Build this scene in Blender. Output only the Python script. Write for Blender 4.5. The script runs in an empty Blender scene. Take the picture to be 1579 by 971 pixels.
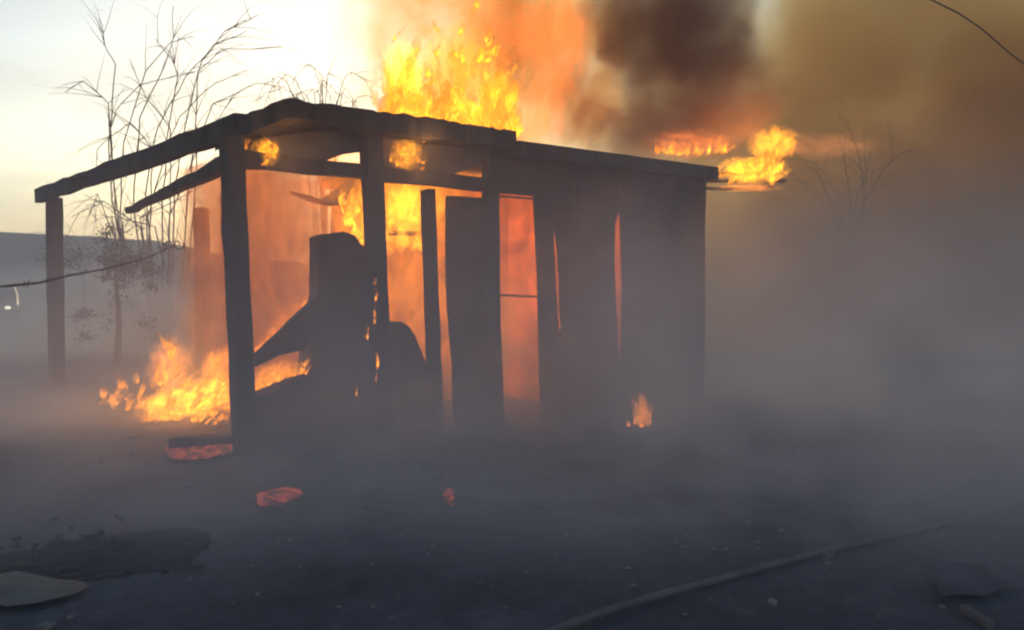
import bpy, bmesh, math, random
from mathutils import Vector, Matrix, noise
random.seed(7)
R = math.radians
scene = bpy.context.scene
COL = scene.collection

# ------------------------------------------------------------------ camera
F_PX, W_PX, H_PX = 1339.0, 1579.0, 971.0
EYE = Vector((0, 0, 1.4)); PITCH = R(-1.93)
cam_d = bpy.data.cameras.new('camera'); cam = bpy.data.objects.new('camera', cam_d); COL.objects.link(cam)
cam.location = EYE; cam.rotation_euler = (math.pi/2 + PITCH, 0, 0)
cam_d.sensor_width = 36; cam_d.lens = 36*F_PX/W_PX; cam_d.clip_start = 0.05; cam_d.clip_end = 5000
scene.camera = cam

# ------------------------------------------------------------------ sky + sun
SUN_EL, SUN_AZ = R(8), R(-10)          # low evening sun behind the shed, slightly left of the view axis (azimuth from +Y towards +X)
wd = bpy.data.worlds.new('World'); scene.world = wd; wd.use_nodes = True
wn = wd.node_tree; wn.nodes.clear()
w_out = wn.nodes.new('ShaderNodeOutputWorld'); w_bg = wn.nodes.new('ShaderNodeBackground')
sky = wn.nodes.new('ShaderNodeTexSky'); sky.sky_type = 'NISHITA'; sky.sun_disc = False
sky.sun_elevation = SUN_EL; sky.sun_rotation = SUN_AZ
sky.air_density = 1.0; sky.dust_density = 0.4; sky.ozone_density = 1.0
w_bg.inputs['Strength'].default_value = 0.13
# thin evening cloud drawn over the clear sky
w_tc = wn.nodes.new('ShaderNodeTexCoord'); w_mp = wn.nodes.new('ShaderNodeMapping'); w_mp.inputs['Scale'].default_value = (2.2, 2.2, 7)
w_nz = wn.nodes.new('ShaderNodeTexNoise'); w_nz.inputs['Scale'].default_value = 1.6; w_nz.inputs['Detail'].default_value = 5
w_mr = wn.nodes.new('ShaderNodeMapRange'); w_mr.inputs[1].default_value = .35; w_mr.inputs[2].default_value = .7; w_mr.inputs[3].default_value = .25; w_mr.inputs[4].default_value = .8
w_mx = wn.nodes.new('ShaderNodeMix'); w_mx.data_type = 'RGBA'; w_mx.inputs[7].default_value = (3.8, 3.55, 3.0, 1)
wn.links.new(w_tc.outputs['Generated'], w_mp.inputs[0]); wn.links.new(w_mp.outputs[0], w_nz.inputs['Vector']); wn.links.new(w_nz.outputs['Fac'], w_mr.inputs[0])
w_sx = wn.nodes.new('ShaderNodeSeparateXYZ'); w_fd = wn.nodes.new('ShaderNodeMapRange'); w_fd.inputs[1].default_value = .5; w_fd.inputs[2].default_value = .12
w_ml = wn.nodes.new('ShaderNodeMath'); w_ml.operation = 'MULTIPLY'
wn.links.new(w_tc.outputs['Generated'], w_sx.inputs[0]); wn.links.new(w_sx.outputs['Z'], w_fd.inputs[0])
wn.links.new(w_mr.outputs[0], w_ml.inputs[0]); wn.links.new(w_fd.outputs[0], w_ml.inputs[1]); wn.links.new(w_ml.outputs[0], w_mx.inputs[0]); wn.links.new(sky.outputs[0], w_mx.inputs[6]); wn.links.new(w_mx.outputs[2], w_bg.inputs['Color']); wn.links.new(w_bg.outputs[0], w_out.inputs['Surface'])
sun_d = bpy.data.lights.new('sun', 'SUN'); sun_d.energy = 1.0; sun_d.angle = R(11); sun_d.color = (1, .82, .6)
sun = bpy.data.objects.new('sun', sun_d); COL.objects.link(sun)
sdir = Vector((math.sin(SUN_AZ)*math.cos(SUN_EL), math.cos(SUN_AZ)*math.cos(SUN_EL), math.sin(SUN_EL)))
sun.rotation_euler = sdir.to_track_quat('Z', 'Y').to_euler(); sun.location = (0, 0, 30)
vs = scene.view_settings
vs.view_transform = 'Standard'; vs.look = 'None'; vs.exposure = 0.7; vs.gamma = 1; vs.use_curve_mapping = False
cy = scene.cycles
cy.max_bounces = 6; cy.diffuse_bounces = 2; cy.glossy_bounces = 2; cy.transmission_bounces = 2; cy.volume_bounces = 1
cy.transparent_max_bounces = 24
cy.volume_step_rate = 1.0; cy.volume_max_steps = 128
cy.filter_width = 2.2
cy.sample_clamp_indirect = 4.0
cy.use_denoising = True

# ------------------------------------------------------------------ measuring helpers (photo pixel -> point in the place)
CP, SP = math.cos(PITCH), math.sin(PITCH)
def ray(px, py):
    x = (px - W_PX/2)/F_PX; z = (H_PX/2 - py)/F_PX
    return Vector((x, CP - z*SP, SP + z*CP))
def at(px, py, Y):
    d = ray(px, py); return EYE + d*(Y/d.y)
def gnd(px, py, z=0.0):
    d = ray(px, py); return EYE + d*((z - EYE.z)/d.z)
# shed frame: corner post at O, U runs along the front to the right, V along the left side to the back
O = gnd(375, 702); O.z = 0
U = Vector((.779, .627, 0)).normalized(); V = Vector((-U.y, U.x, 0)); Z = Vector((0, 0, 1))
def P(u, v, z): return O + U*u + V*v + Z*z
def front(px, py, v=0.0):                       # photo pixel on the plane of the front wall moved back by v -> (u, z)
    d = ray(px, py); o = O + V*v
    t = (o - EYE).dot(V)/d.dot(V); p = EYE + d*t
    return ((p - O).dot(U), p.z)
def fu(px, v=0.0): return front(px, 440, v)[0]
SHED_ROT = Matrix.Translation(O) @ Matrix(((U.x, V.x, 0, 0), (U.y, V.y, 0, 0), (0, 0, 1, 0), (0, 0, 0, 1)))

# ------------------------------------------------------------------ material helpers
class NT:
    def __init__(s, name):
        s.m = bpy.data.materials.new(name); s.m.use_nodes = True; s.t = s.m.node_tree; s.t.nodes.clear()
        s.out = s.t.nodes.new('ShaderNodeOutputMaterial')
    def n(s, kind, **kw):
        x = s.t.nodes.new('ShaderNode'+kind)
        for k, v in kw.items(): setattr(x, k, v)
        return x
    def link(s, a, b): s.t.links.new(a, b)
    def put(s, sock, v):
        if hasattr(v, 'is_linked') or hasattr(v, 'links'): s.link(v, sock)
        elif isinstance(v, (tuple, list)) and len(v) == 3 and sock.type == 'RGBA': sock.default_value = (*v, 1)
        else: sock.default_value = v
    def math(s, op, a, b=0.0, c=None, clamp=False):
        x = s.n('Math', operation=op); x.use_clamp = clamp
        s.put(x.inputs[0], a); s.put(x.inputs[1], b)
        if c is not None: s.put(x.inputs[2], c)
        return x.outputs[0]
    def mapr(s, v, a, b, c=0.0, d=1.0, smooth=False):
        x = s.n('MapRange'); x.clamp = True
        if smooth: x.interpolation_type = 'SMOOTHSTEP'
        s.put(x.inputs[0], v)
        for i, q in enumerate((a, b, c, d)): s.put(x.inputs[1+i], q)
        return x.outputs[0]
    def coord(s, which='Object'): return s.n('TexCoord').outputs[which]
    def xyz(s, vec):
        x = s.n('SeparateXYZ'); s.link(vec, x.inputs[0]); return x.outputs
    def mapping(s, vec, scale=(1, 1, 1), loc=(0, 0, 0), rot=(0, 0, 0)):
        x = s.n('Mapping'); s.link(vec, x.inputs[0]); x.inputs['Scale'].default_value = scale
        x.inputs['Location'].default_value = loc; x.inputs['Rotation'].default_value = rot; return x.outputs[0]
    def noise(s, vec, scale=1.0, detail=3.0, rough=.55, dist=0.0):
        x = s.n('TexNoise'); s.link(vec, x.inputs['Vector']); x.inputs['Scale'].default_value = scale
        x.inputs['Detail'].default_value = detail; x.inputs['Roughness'].default_value = rough
        x.inputs['Distortion'].default_value = dist; return x.outputs['Fac']
    def ramp(s, fac, stops):
        x = s.n('ValToRGB'); s.link(fac, x.inputs[0]); e = x.color_ramp.elements
        while len(e) < len(stops): e.new(.5)
        for k, (p, c) in enumerate(stops): e[k].position = p; e[k].color = (*c, 1)
        return x.outputs[0]

def solid(name, dark, light, scale=4.0, rough=.85, bump=.3, stretch=(1, 1, 1), bscale=None):
    spec = .5 if rough < .5 else .12
    a = NT(name); c = a.mapping(a.coord(), stretch)
    f = a.noise(c, scale, 5, .6)
    col = a.ramp(f, [(.3, dark), (.7, light)])
    b = a.n('BsdfPrincipled'); b.inputs['Roughness'].default_value = rough; b.inputs['Specular IOR Level'].default_value = spec; a.link(col, b.inputs['Base Color'])
    if bump:
        bp = a.n('Bump'); bp.inputs['Strength'].default_value = bump; bp.inputs['Distance'].default_value = .03
        a.link(a.noise(c, bscale or scale*4, 5, .65), bp.inputs['Height']); a.link(bp.outputs[0], b.inputs['Normal'])
    a.link(b.outputs[0], a.out.inputs['Surface']); return a.m

M = {}
M['char'] = solid('charred_wood', (.012, .011, .011), (.05, .046, .045), 5, .85, .6, (1, 1, .35))
M['soot'] = solid('sooty_board', (.022, .014, .012), (.075, .046, .038), 3, .9, .4)
M['tin'] = solid('scorched_tin', (.03, .028, .028), (.09, .08, .075), 2.5, .6, .25)
M['bark'] = solid('bare_bark', (.11, .085, .07), (.21, .165, .13), 6, .9, .2)
M['leafy'] = solid('dark_needles', (.025, .035, .03), (.06, .075, .06), 3, .9, 0)
M['hillside'] = solid('far_hillside', (.05, .06, .05), (.11, .11, .09), .15, .95, 0)
M['wire'] = solid('black_wire', (.015, .015, .017), (.03, .03, .032), 8, .6, 0)
M['hose'] = solid('grey_hose', (.075, .075, .085), (.125, .125, .14), 6, .8, .2)
M['pale'] = solid('pale_sheet', (.035, .05, .055), (.08, .105, .11), 4, .6, .4)
M['carpaint'] = solid('dark_car_paint', (.02, .022, .03), (.03, .032, .04), 2, .3, 0)
M['glass'] = solid('car_glass', (.03, .035, .04), (.05, .055, .06), 2, .08, 0)
M['rubber'] = solid('tyre_rubber', (.015, .015, .015), (.025, .025, .025), 6, .9, 0)
M['rubble'] = solid('rubble_stone', (.05, .05, .055), (.2, .2, .21), 3, .8, .2)

def lamp_mat():
    a = NT('headlamp_glow'); e = a.n('Emission'); e.inputs[0].default_value = (.95, .97, 1, 1); e.inputs[1].default_value = 1.5
    a.link(e.outputs[0], a.out.inputs['Surface']); return a.m
M['lamp'] = lamp_mat()

def ground_mat():
    a = NT('ashy_ground'); c = a.coord('Object')
    f = a.noise(c, .55, 6, .62); g = a.noise(c, 9, 5, .7)
    mix = a.math('ADD', a.math('MULTIPLY', f, .65), a.math('MULTIPLY', g, .35))
    col = a.ramp(mix, [(.36, (.024, .029, .042)), (.5, (.052, .060, .082)), (.68, (.10, .112, .14))])
    b = a.n('BsdfPrincipled'); b.inputs['Roughness'].default_value = .92; b.inputs['Specular IOR Level'].default_value = .12; a.link(col, b.inputs['Base Color'])
    bp = a.n('Bump'); bp.inputs['Strength'].default_value = .6; bp.inputs['Distance'].default_value = .05
    a.link(a.noise(c, 6, 8, .7), bp.inputs['Height']); a.link(bp.outputs[0], b.inputs['Normal'])
    a.link(b.outputs[0], a.out.inputs['Surface']); return a.m
M['ground'] = ground_mat()
M['dark_patch'] = solid('dark_ground_patch', (.004, .005, .008), (.016, .019, .027), 3, .95, .5)

FIRE = (1.0, .29, .014)
def flame_mat(name, strength, scale, lo=.36, hi=.62, colour=FIRE, stretch=(1, 1, .55)):
    a = NT(name); c = a.mapping(a.coord('Object'), stretch)
    f = a.noise(c, scale, 5, .65, 1.4)
    at_ = a.n('Attribute'); at_.attribute_name = 'flame_core'
    heat = at_.outputs['Fac']
    k = a.math('MULTIPLY', a.mapr(f, lo, hi), heat)
    e = a.n('Emission'); a.put(e.inputs[0], colour)
    a.link(a.math('MULTIPLY_ADD', a.math('MULTIPLY', k, k), strength, .15), e.inputs[1])
    t = a.n('BsdfTransparent'); mx = a.n('MixShader')
    a.link(a.mapr(k, .03, .75, 0, .84, True), mx.inputs[0]); a.link(t.outputs[0], mx.inputs[1]); a.link(e.outputs[0], mx.inputs[2])
    a.link(mx.outputs[0], a.out.inputs['Surface'])
    try: a.m.cycles.emission_sampling = 'NONE'
    except Exception: pass
    return a.m
def ember_mat():
    a = NT('glowing_embers'); f = a.noise(a.coord('Object'), 14, 5, .7)
    b = a.n('BsdfPrincipled'); b.inputs['Base Color'].default_value = (.02, .018, .017, 1); b.inputs['Roughness'].default_value = .9
    b.inputs['Emission Color'].default_value = (1, .14, .08, 1)
    a.link(a.mapr(f, .45, .66, .01, .36), b.inputs['Emission Strength'])
    a.link(b.outputs[0], a.out.inputs['Surface'])
    try: a.m.cycles.emission_sampling = 'NONE'
    except Exception: pass
    return a.m
M['ember'] = ember_mat()

# volumes: smoke (scatter + coloured absorption), burning gas (emission)
def smoke_mat(name, dens_fn, scat=(.5, .5, .5), sdens=1.0, absorb=None, adens=0.0, anis=.3, glow=None, gstr=0.0, step=1.0):
    a = NT(name)
    d = dens_fn(a)
    sc = a.n('VolumeScatter'); a.put(sc.inputs['Color'], scat); sc.inputs['Anisotropy'].default_value = anis
    a.link(a.math('MULTIPLY', d, sdens), sc.inputs['Density'])
    sh = sc.outputs[0]
    def add(x):
        nonlocal sh
        ad = a.n('AddShader'); a.link(sh, ad.inputs[0]); a.link(x, ad.inputs[1]); sh = ad.outputs[0]
    if absorb:
        ab = a.n('VolumeAbsorption'); a.put(ab.inputs['Color'], absorb); a.link(a.math('MULTIPLY', d, adens), ab.inputs['Density']); add(ab.outputs[0])
    if glow:
        em = a.n('Emission'); a.put(em.inputs[0], glow); a.link(a.math('MULTIPLY', d, gstr), em.inputs[1]); add(em.outputs[0])
    a.link(sh, a.out.inputs['Volume'])
    try: a.m.cycles.volume_step_rate = step
    except Exception: pass
    return a.m
def glow_mat(name, dens_fn, colour, strength, step=1.0, soot=0.0, tint=(.3, .2, .12)):
    a = NT(name); d = dens_fn(a)
    em = a.n('Emission'); a.put(em.inputs[0], colour); a.link(a.math('MULTIPLY', d, strength), em.inputs[1])
    sh = em.outputs[0]
    if soot:
        ab = a.n('VolumeAbsorption'); a.put(ab.inputs['Color'], tint); a.link(a.math('MULTIPLY', d, soot), ab.inputs['Density'])
        ad = a.n('AddShader'); a.link(sh, ad.inputs[0]); a.link(ab.outputs[0], ad.inputs[1]); sh = ad.outputs[0]
    a.link(sh, a.out.inputs['Volume'])
    try: a.m.cycles.volume_step_rate = step
    except Exception: pass
    return a.m

def puff(nscale=2.0, lo=.4, hi=.65, stretch=(1, 1, 1), detail=4, edge=1.6, off=(0, 0, 0), dist=.4, base=0.0, rag=.55):
    """density of a soft-edged puff: the hull is a sphere of object radius 1, noise eats into its rim"""
    def fn(a):
        c = a.coord('Object')
        ln = a.n('VectorMath', operation='LENGTH'); a.link(c, ln.inputs[0])
        f = a.noise(a.mapping(c, stretch, off), nscale, detail, .6, dist)
        r = a.math('ADD', ln.outputs['Value'], a.math('MULTIPLY', a.math('SUBTRACT', .55, f), rag*2))
        fall = a.math('MULTIPLY', a.mapr(r, .92, .4, 0, 1, True), a.mapr(ln.outputs['Value'], 1.0, .8, 0, 1, True))
        return a.math('MULTIPLY', a.math('POWER', fall, edge), a.mapr(f, lo, hi, base, 1))
    return fn

# ------------------------------------------------------------------ object helpers
def link_mesh(name, bm, mat, parent=None, smooth=False):
    bmesh.ops.recalc_face_normals(bm, faces=bm.faces)
    me = bpy.data.meshes.new(name); bm.to_mesh(me); bm.free()
    if smooth:
        for p in me.polygons: p.use_smooth = True
    if mat: me.materials.append(mat)
    o = bpy.data.objects.new(name, me); COL.objects.link(o)
    if parent: o.parent = parent
    return o
def tag(o, label=None, cat=None, group=None, kind=None):
    if label: o['label'] = label
    if cat: o['category'] = cat
    if group: o['group'] = group
    if kind: o['kind'] = kind
    return o
def empty(name, loc=(0, 0, 0), rotz=0.0):
    o = bpy.data.objects.new(name, None); COL.objects.link(o); o.location = loc; o.rotation_euler = (0, 0, rotz); return o

def add_beam(bm, a, b, w, h, up=Vector((0, 0, 1)), seg=8, rough=.008, taper=1.0):
    """a rough-edged timber from a to b, w wide (sideways), h deep (up)"""
    a, b = Vector(a), Vector(b); d = (b - a).normalized()
    s = d.cross(up)
    if s.length < 1e-3: s = d.cross(Vector((1, 0, 0)))
    s.normalize(); t = s.cross(d).normalized()
    rings = []
    for i in range(seg+1):
        f = i/seg; c = a.lerp(b, f); k = 1 + (taper-1)*f
        ring = []
        for sx, sz in ((-1, -1), (1, -1), (1, 1), (-1, 1)):
            p = c + s*(sx*w*.5*k) + t*(sz*h*.5*k)
            n = noise.noise_vector(p*3.1)
            ring.append(bm.verts.new(p + n*rough*2.2))
        rings.append(ring)
    for i in range(seg):
        for j in range(4):
            bm.faces.new((rings[i][j], rings[i][(j+1) % 4], rings[i+1][(j+1) % 4], rings[i+1][j]))
    bm.faces.new(rings[0][::-1]); bm.faces.new(rings[-1])
def beam(name, a, b, w, h, mat, parent=None, **k):
    bm = bmesh.new(); add_beam(bm, a, b, w, h, **k); return link_mesh(name, bm, mat, parent)

def add_prism(bm, pts, e1, e2, org, n, thick, jag=0.0):
    """polygon pts (2-D in e1,e2 from org) given a thickness along n"""
    f, b = [], []
    for x, y in pts:
        p = org + e1*x + e2*y
        if jag: p = p + (e1*noise.noise(p*5)+e2*noise.noise(p*5+Vector((7, 3, 1))))*jag
        f.append(bm.verts.new(p)); b.append(bm.verts.new(p + n*thick))
    m = len(pts)
    bm.faces.new(f); bm.faces.new(b[::-1])
    for i in range(m): bm.faces.new((f[i], b[i], b[(i+1) % m], f[(i+1) % m]))
def prism(name, pts, mat, parent=None, e1=U, e2=Z, org=None, n=V, thick=.03, jag=0.0):
    bm = bmesh.new(); add_prism(bm, pts, e1, e2, O if org is None else org, n, thick, jag); return link_mesh(name, bm, mat, parent)
def densify(pts, step=.06):
    out = []
    for i in range(len(pts)):
        a, b = Vector(pts[i]), Vector(pts[(i+1) % len(pts)])
        k = max(1, int((b-a).length/step))
        for j in range(k): out.append(tuple(a.lerp(b, j/k)))
    return out

def add_tube(bm, pts, rad, sides=5, cap=True):
    rings = []
    prev = None
    for i, p in enumerate(pts):
        p = Vector(p)
        d = (Vector(pts[min(i+1, len(pts)-1)]) - Vector(pts[max(i-1, 0)]))
        if d.length < 1e-7: d = Vector((0, 0, 1))
        d.normalize()
        s = d.cross(prev if prev is not None else (Vector((0, 1, 0)) if abs(d.y) < .9 else Vector((1, 0, 0))))
        if s.length < 1e-4: s = d.orthogonal()
        s.normalize(); t = s.cross(d).normalized(); prev = t.cross(s) if False else (Vector((0, 1, 0)) if abs(d.y) < .9 else Vector((1, 0, 0)))
        r = rad[i] if isinstance(rad, (list, tuple)) else rad
        rings.append([bm.verts.new(p + (s*math.cos(2*math.pi*j/sides) + t*math.sin(2*math.pi*j/sides))*r) for j in range(sides)])
    for i in range(len(rings)-1):
        for j in range(sides):
            bm.faces.new((rings[i][j], rings[i][(j+1) % sides], rings[i+1][(j+1) % sides], rings[i+1][j]))
    if cap: bm.faces.new(rings[0][::-1]); bm.faces.new(rings[-1])

def hull(name, loc, scale, mat, rot=(0, 0, 0), parent=None, sub=3):
    bm = bmesh.new(); bmesh.ops.create_icosphere(bm, subdivisions=sub, radius=1.0)
    o = link_mesh(name, bm, mat, parent); o.location = loc; o.scale = scale; o.rotation_euler = rot; return o

# ================================================================== SETTING
def ground_height(x, y):
    d = math.hypot(x, y)
    k = max(0.0, min(1.0, (d - 2)/3))
    return .05*noise.noise(Vector((x*.35, y*.35, 0)))*(1 if y < 30 else 0) + .02*noise.noise(Vector((x*1.3, y*1.3, 4)))
bm = bmesh.new()
xs = [-900, -300, -100, -50, -30] + [-20 + i*.8 for i in range(51)] + [30, 50, 100, 300, 900]
ys = [-60, -20] + [-6 + i*.6 for i in range(50)] + [30, 45, 70, 120, 250, 600, 1500]
grid = [[bm.verts.new((x, y, ground_height(x, y) if abs(x) < 25 and -5 < y < 26 else 0)) for y in ys] for x in xs]
for i in range(len(xs)-1):
    for j in range(len(ys)-1): bm.faces.new((grid[i][j], grid[i+1][j], grid[i+1][j+1], grid[i][j+1]))
tag(link_mesh('ground', bm, M['ground'], None, True), kind='structure')

# far ridge on the left, with depth
bm = bmesh.new()
prof = [(-140, 7.6), (-110, 8.4), (-84, 8.8), (-62, 8.4), (-48, 7.4), (-36, 5.2), (-20, 3.4), (0, 3.2), (40, 3.0), (90, 3.4), (140, 3)]
rows = []
for k, (dy, hf) in enumerate(((0, 0), (6, .55), (14, .93), (24, 1.0), (60, 0))):
    row = []
    for i in range(141):
        x = -140 + i*2
        for (x0, h0), (x1, h1) in zip(prof, prof[1:]):
            if x0 <= x <= x1: h = h0 + (h1-h0)*(x-x0)/(x1-x0); break
        h *= 1 + .06*noise.noise(Vector((x*.12, k, 0))) + .03*noise.noise(Vector((x*.6, k*2, 5)))
        row.append(bm.verts.new((x, 92+dy+3*noise.noise(Vector((x*.1, 2, k))), h*hf - .02)))
    rows.append(row)
for k in range(4):
    for i in range(140): bm.faces.new((rows[k][i], rows[k][i+1], rows[k+1][i+1], rows[k+1][i]))
tag(link_mesh('hill', bm, M['hillside'], None, True), kind='structure')

# dark bluish patch laid on the near ground, bottom left
def patch(name, outline, mat, z=.004, jag=.05, drop=0.0):
    bm = bmesh.new(); pts = [gnd(px, py) for px, py in outline]
    c = sum(pts, Vector())/len(pts)
    fine = []
    for i in range(len(pts)):
        a, b = pts[i], pts[(i+1) % len(pts)]
        k = max(1, int((b-a).length/.07))
        for j in range(k):
            p = a.lerp(b, j/k); p = p + noise.noise_vector(p*4)*jag; fine.append(p)
    rings = []
    for f in (1, .8, .55, .3):
        ring = []
        for p in fine:
            q = c + (p-c)*f; ring.append(bm.verts.new((q.x, q.y, ground_height(q.x, q.y) + z + (.012 if f < 1 else .004) + .014*noise.noise(q*6))))
        rings.append(ring)
    cv = bm.verts.new((c.x, c.y, ground_height(c.x, c.y) + z + .014))
    m = len(fine)
    for r in range(3):
        for i in range(m): bm.faces.new((rings[r][i], rings[r][(i+1) % m], rings[r+1][(i+1) % m], rings[r+1][i]))
    for i in range(m): bm.faces.new((rings[3][i], rings[3][(i+1) % m], cv))
    return link_mesh(name, bm, mat, None, True)
tag(patch('dark_ground_patch', [(-60, 905), (-60, 850), (60, 842), (170, 824), (290, 818), (330, 832), (300, 870), (180, 890), (60, 902)], M['dark_patch']), kind='structure')

# ================================================================== BURNING SHED
shed = empty('burning_shed', O, math.atan2(U.y, U.x))
tag(shed, 'charred timber shed with open corner porch and flat roof, on fire', 'shed')
INV = SHED_ROT.inverted()
def to_shed(o):
    o.data.transform(INV); o.parent = shed; return o
def sbeam(name, a, b, w, h, mat=None, **k): return to_shed(beam(name, P(*a), P(*b), w, h, mat or M['char'], **k))
def spanel(name, pix, v, mat, thick=.03, jag=.012, step=.06):
    pts = [front(px, py, v) for px, py in pix]
    return to_shed(prism(name, densify(pts, step), mat, None, org=O + V*v, thick=thick, jag=jag))
def uz(px, py, v=0.0):
    return front(px, py, v)

# posts: the near corner post leans slightly to the right at its foot
VA = 6.9
sbeam('post', (-.075, 0, 2.60), (.02, 0, -.05), .155, .155, seg=14, rough=.007)
sbeam('post', (-.02, VA, 2.66), (-.02, VA, -.05), .165, .165, seg=10, rough=.006)
u0, _ = uz(582, 400); sbeam('post', (u0-.06, .0, 2.9), (u0+.04, .0, -.05), .15, .15, seg=14, rough=.008)
u1, _ = uz(758, 300); sbeam('post', (u1, .02, 2.85), (u1+.02, .02, -.05), .13, .13, seg=12, rough=.006)
u2, _ = uz(664, 400, .12); sbeam('post', (u2-.03, .12, 2.32), (u2+.06, .12, -.05), .135, .09, seg=12, rough=.006)
# back posts dim in the smoke
b1 = at(312, 420, 12.4); q = INV @ b1; sbeam('post', (q.x, q.y, 2.5), (q.x, q.y, -.05), .2, .16)
b2 = at(345, 420, 10.2); q = INV @ b2; sbeam('post', (q.x, q.y, 2.45), (q.x+.03, q.y, -.05), .06, .06, rough=.012)
# eave beams
sbeam('header_beam', (-.04, .0, 2.43), (uz(752, 290)[0], .0, 2.40), .11, .125, seg=16, rough=.006)
sbeam('side_beam', (-.03, .05, 2.42), (-.02, 3.2, 2.22), .09, .12, seg=12, rough=.012, taper=.6)
sbeam('rear_beam', (.3, 4.6, 2.82), (-.3, 4.4, 2.62), .12, .12)
# what is left of the porch roof: the rake board on the left side and a strip of roof along the front
sbeam('rake_board', (-.16, VA+.35, 2.70), (-.03, -.03, 2.685), .09, .19, seg=18, rough=.012)
uR = uz(797, 212, -.24)[0]; ov = -.24
top = [(-.04, .45), (-.02, -.06), (.03, -.16), (.12, -.2), (.22, ov), (.4, ov), (1.0, ov), (2.0, ov), (uR, ov), (uR, 1.3), (1.9, 1.15), (1.5, .7), (1.1, .55), (.7, .5), (.35, .6), (.1, .5)]
pts = densify(top, .05)
bm = bmesh.new(); lo, hi = [], []
for u, v in pts:
    p = P(u, v, 2.92 - .028*max(0, v) - .17*max(0, (.34-u)/.36)**1.4); n = noise.noise(p*4)*.02 + noise.noise(p*13)*.016 + abs(noise.noise(p*6 + Vector((1, 8, 2))))*.03
    p = p + V*noise.noise(p*9)*.02
    hi.append(bm.verts.new(p + Z*n)); lo.append(bm.verts.new(p - Z*(.16 + .03*noise.noise(p*3+Vector((3, 3, 3))))))
bm.faces.new(hi); bm.faces.new(lo[::-1])
for i in range(len(pts)): bm.faces.new((hi[i], lo[i], lo[(i+1) % len(pts)], hi[(i+1) % len(pts)]))
to_shed(link_mesh('roof', bm, M['char']))
# header sheet between roof and beam, sagging and burnt away along its foot (two pieces)
spanel('header_sheet', [(360, 175), (575, 182), (575, 228), (558, 236), (530, 238), (505, 247), (484, 257), (440, 262), (380, 262)], .06, M['tin'])
spanel('header_sheet', [(578, 182), (752, 214), (752, 252), (735, 256), (712, 263), (690, 271), (672, 283), (630, 278), (598, 272), (578, 268)], .06, M['tin'])
# lower rail behind the middle post and its upright
u3 = uz(600, 360, 1.2); u4 = uz(662, 360, 1.2)
sbeam('rail', (u3[0], 1.2, u3[1]), (u4[0], 1.2, u4[1]), .06, .05, seg=4, rough=.006)
# hanging curled ceiling sheet
bm = bmesh.new()
c0 = [(476, 305), (505, 318), (530, 316), (552, 300), (568, 285)]
prev = None
for px, py in c0:
    u, z = front(px, py, 1.9)
    a, b = bm.verts.new(P(u, 1.9, z)), bm.verts.new(P(u+.05, 2.5, z + .10))
    a2, b2 = bm.verts.new(P(u, 1.9, z+.03)), bm.verts.new(P(u+.05, 2.5, z + .13))
    if prev:
        for q in ((0, 1), (1, 3), (3, 2), (2, 0)):
            cur = (a, b, a2, b2); bm.faces.new((prev[q[0]], prev[q[1]], cur[q[1]], cur[q[0]]))
    else: bm.faces.new((a, b, b2, a2))
    prev = (a, b, a2, b2)
bm.faces.new((prev[0], prev[2], prev[3], prev[1]))
to_shed(link_mesh('hanging_sheet', bm, M['tin']))
# dark leaf of the first door, standing left of the opening
spanel('door_leaf', [(691, 302), (768, 306), (770, 420), (776, 600), (778, 665), (703, 655), (700, 560), (693, 480), (690, 400)], .05, M['soot'], .045, .008)
# lintel and sill framing the opening, mid rail of the opening
ul, zl = uz(764, 292); ur, zr = uz(832, 300)
spanel('lintel', [(763, 228), (834, 234), (834, 303), (763, 297)], .03, M['soot'], .06, .004)
spanel('lintel_trim', [(770, 301), (822, 305), (822, 308), (770, 304)], .01, M['soot'], .015, .0)
ua, za = uz(770, 455, .3); ub, zb = uz(832, 457, .3); sbeam('rail', (ua, .3, za), (ub, .3, zb), .03, .022, seg=4, rough=.003)
# wall right of the opening: wall panel, plank door between two glowing gaps, wall panel to the corner
spanel('wall_panel', [(824, 232), (856, 236), (853, 338), (857, 430), (863, 514), (866, 640), (836, 650), (833, 590), (829, 420), (823, 305)], .03, M['soot'], .02, .004)
door = spanel('door', [(848, 236), (955, 243), (955, 325), (949, 345), (948, 400), (949, 440), (951, 480), (954, 535), (962, 560), (962, 632), (858, 640), (858, 528), (866, 505), (863, 470), (863, 430), (860, 390), (855, 350), (848, 330)], .056, M['soot'], .02, .006)
for px in (880, 900, 920):
    spanel('door_plank', [(px-9, 246), (px+9, 248), (px+10, 630), (px-8, 632)], .042, M['soot'], .012, .003)
ha, hz = uz(908, 437, .0); sbeam('door_latch', (ha-.08, .005, hz+.03), (ha+.08, .005, hz+.03), .03, .03, seg=2, rough=.001)
spanel('wall_panel', [(949, 243), (1010, 248), (1087, 256), (1087, 430), (1086, 610), (954, 630), (958, 542), (960, 440), (957, 335)], .03, M['soot'], .02, .003)
sbeam('corner_board', (uz(1083, 400)[0], .0, 2.86), (uz(1083, 400)[0], .0, -.05), .1, .05, seg=8)
# roof over the closed part, set a little lower, overhanging the right corner
ur0, ur1 = uz(797, 225, -.15)[0]+.02, uz(1108, 252, -.15)[0]
bm = bmesh.new()
top = densify([(ur0, -.15), (ur1, -.15), (ur1, 4.2), (ur0, 4.2)], .25); lo, hi = [], []
for u, v in top:
    p = P(u, v, 2.86 + .01*v); hi.append(bm.verts.new(p + Z*noise.noise(p*4)*.012)); lo.append(bm.verts.new(p - Z*.15))
bm.faces.new(hi); bm.faces.new(lo[::-1])
for i in range(len(top)): bm.faces.new((hi[i], lo[i], lo[(i+1) % len(top)], hi[(i+1) % len(top)]))
to_shed(link_mesh('roof', bm, M['char']))
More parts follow.
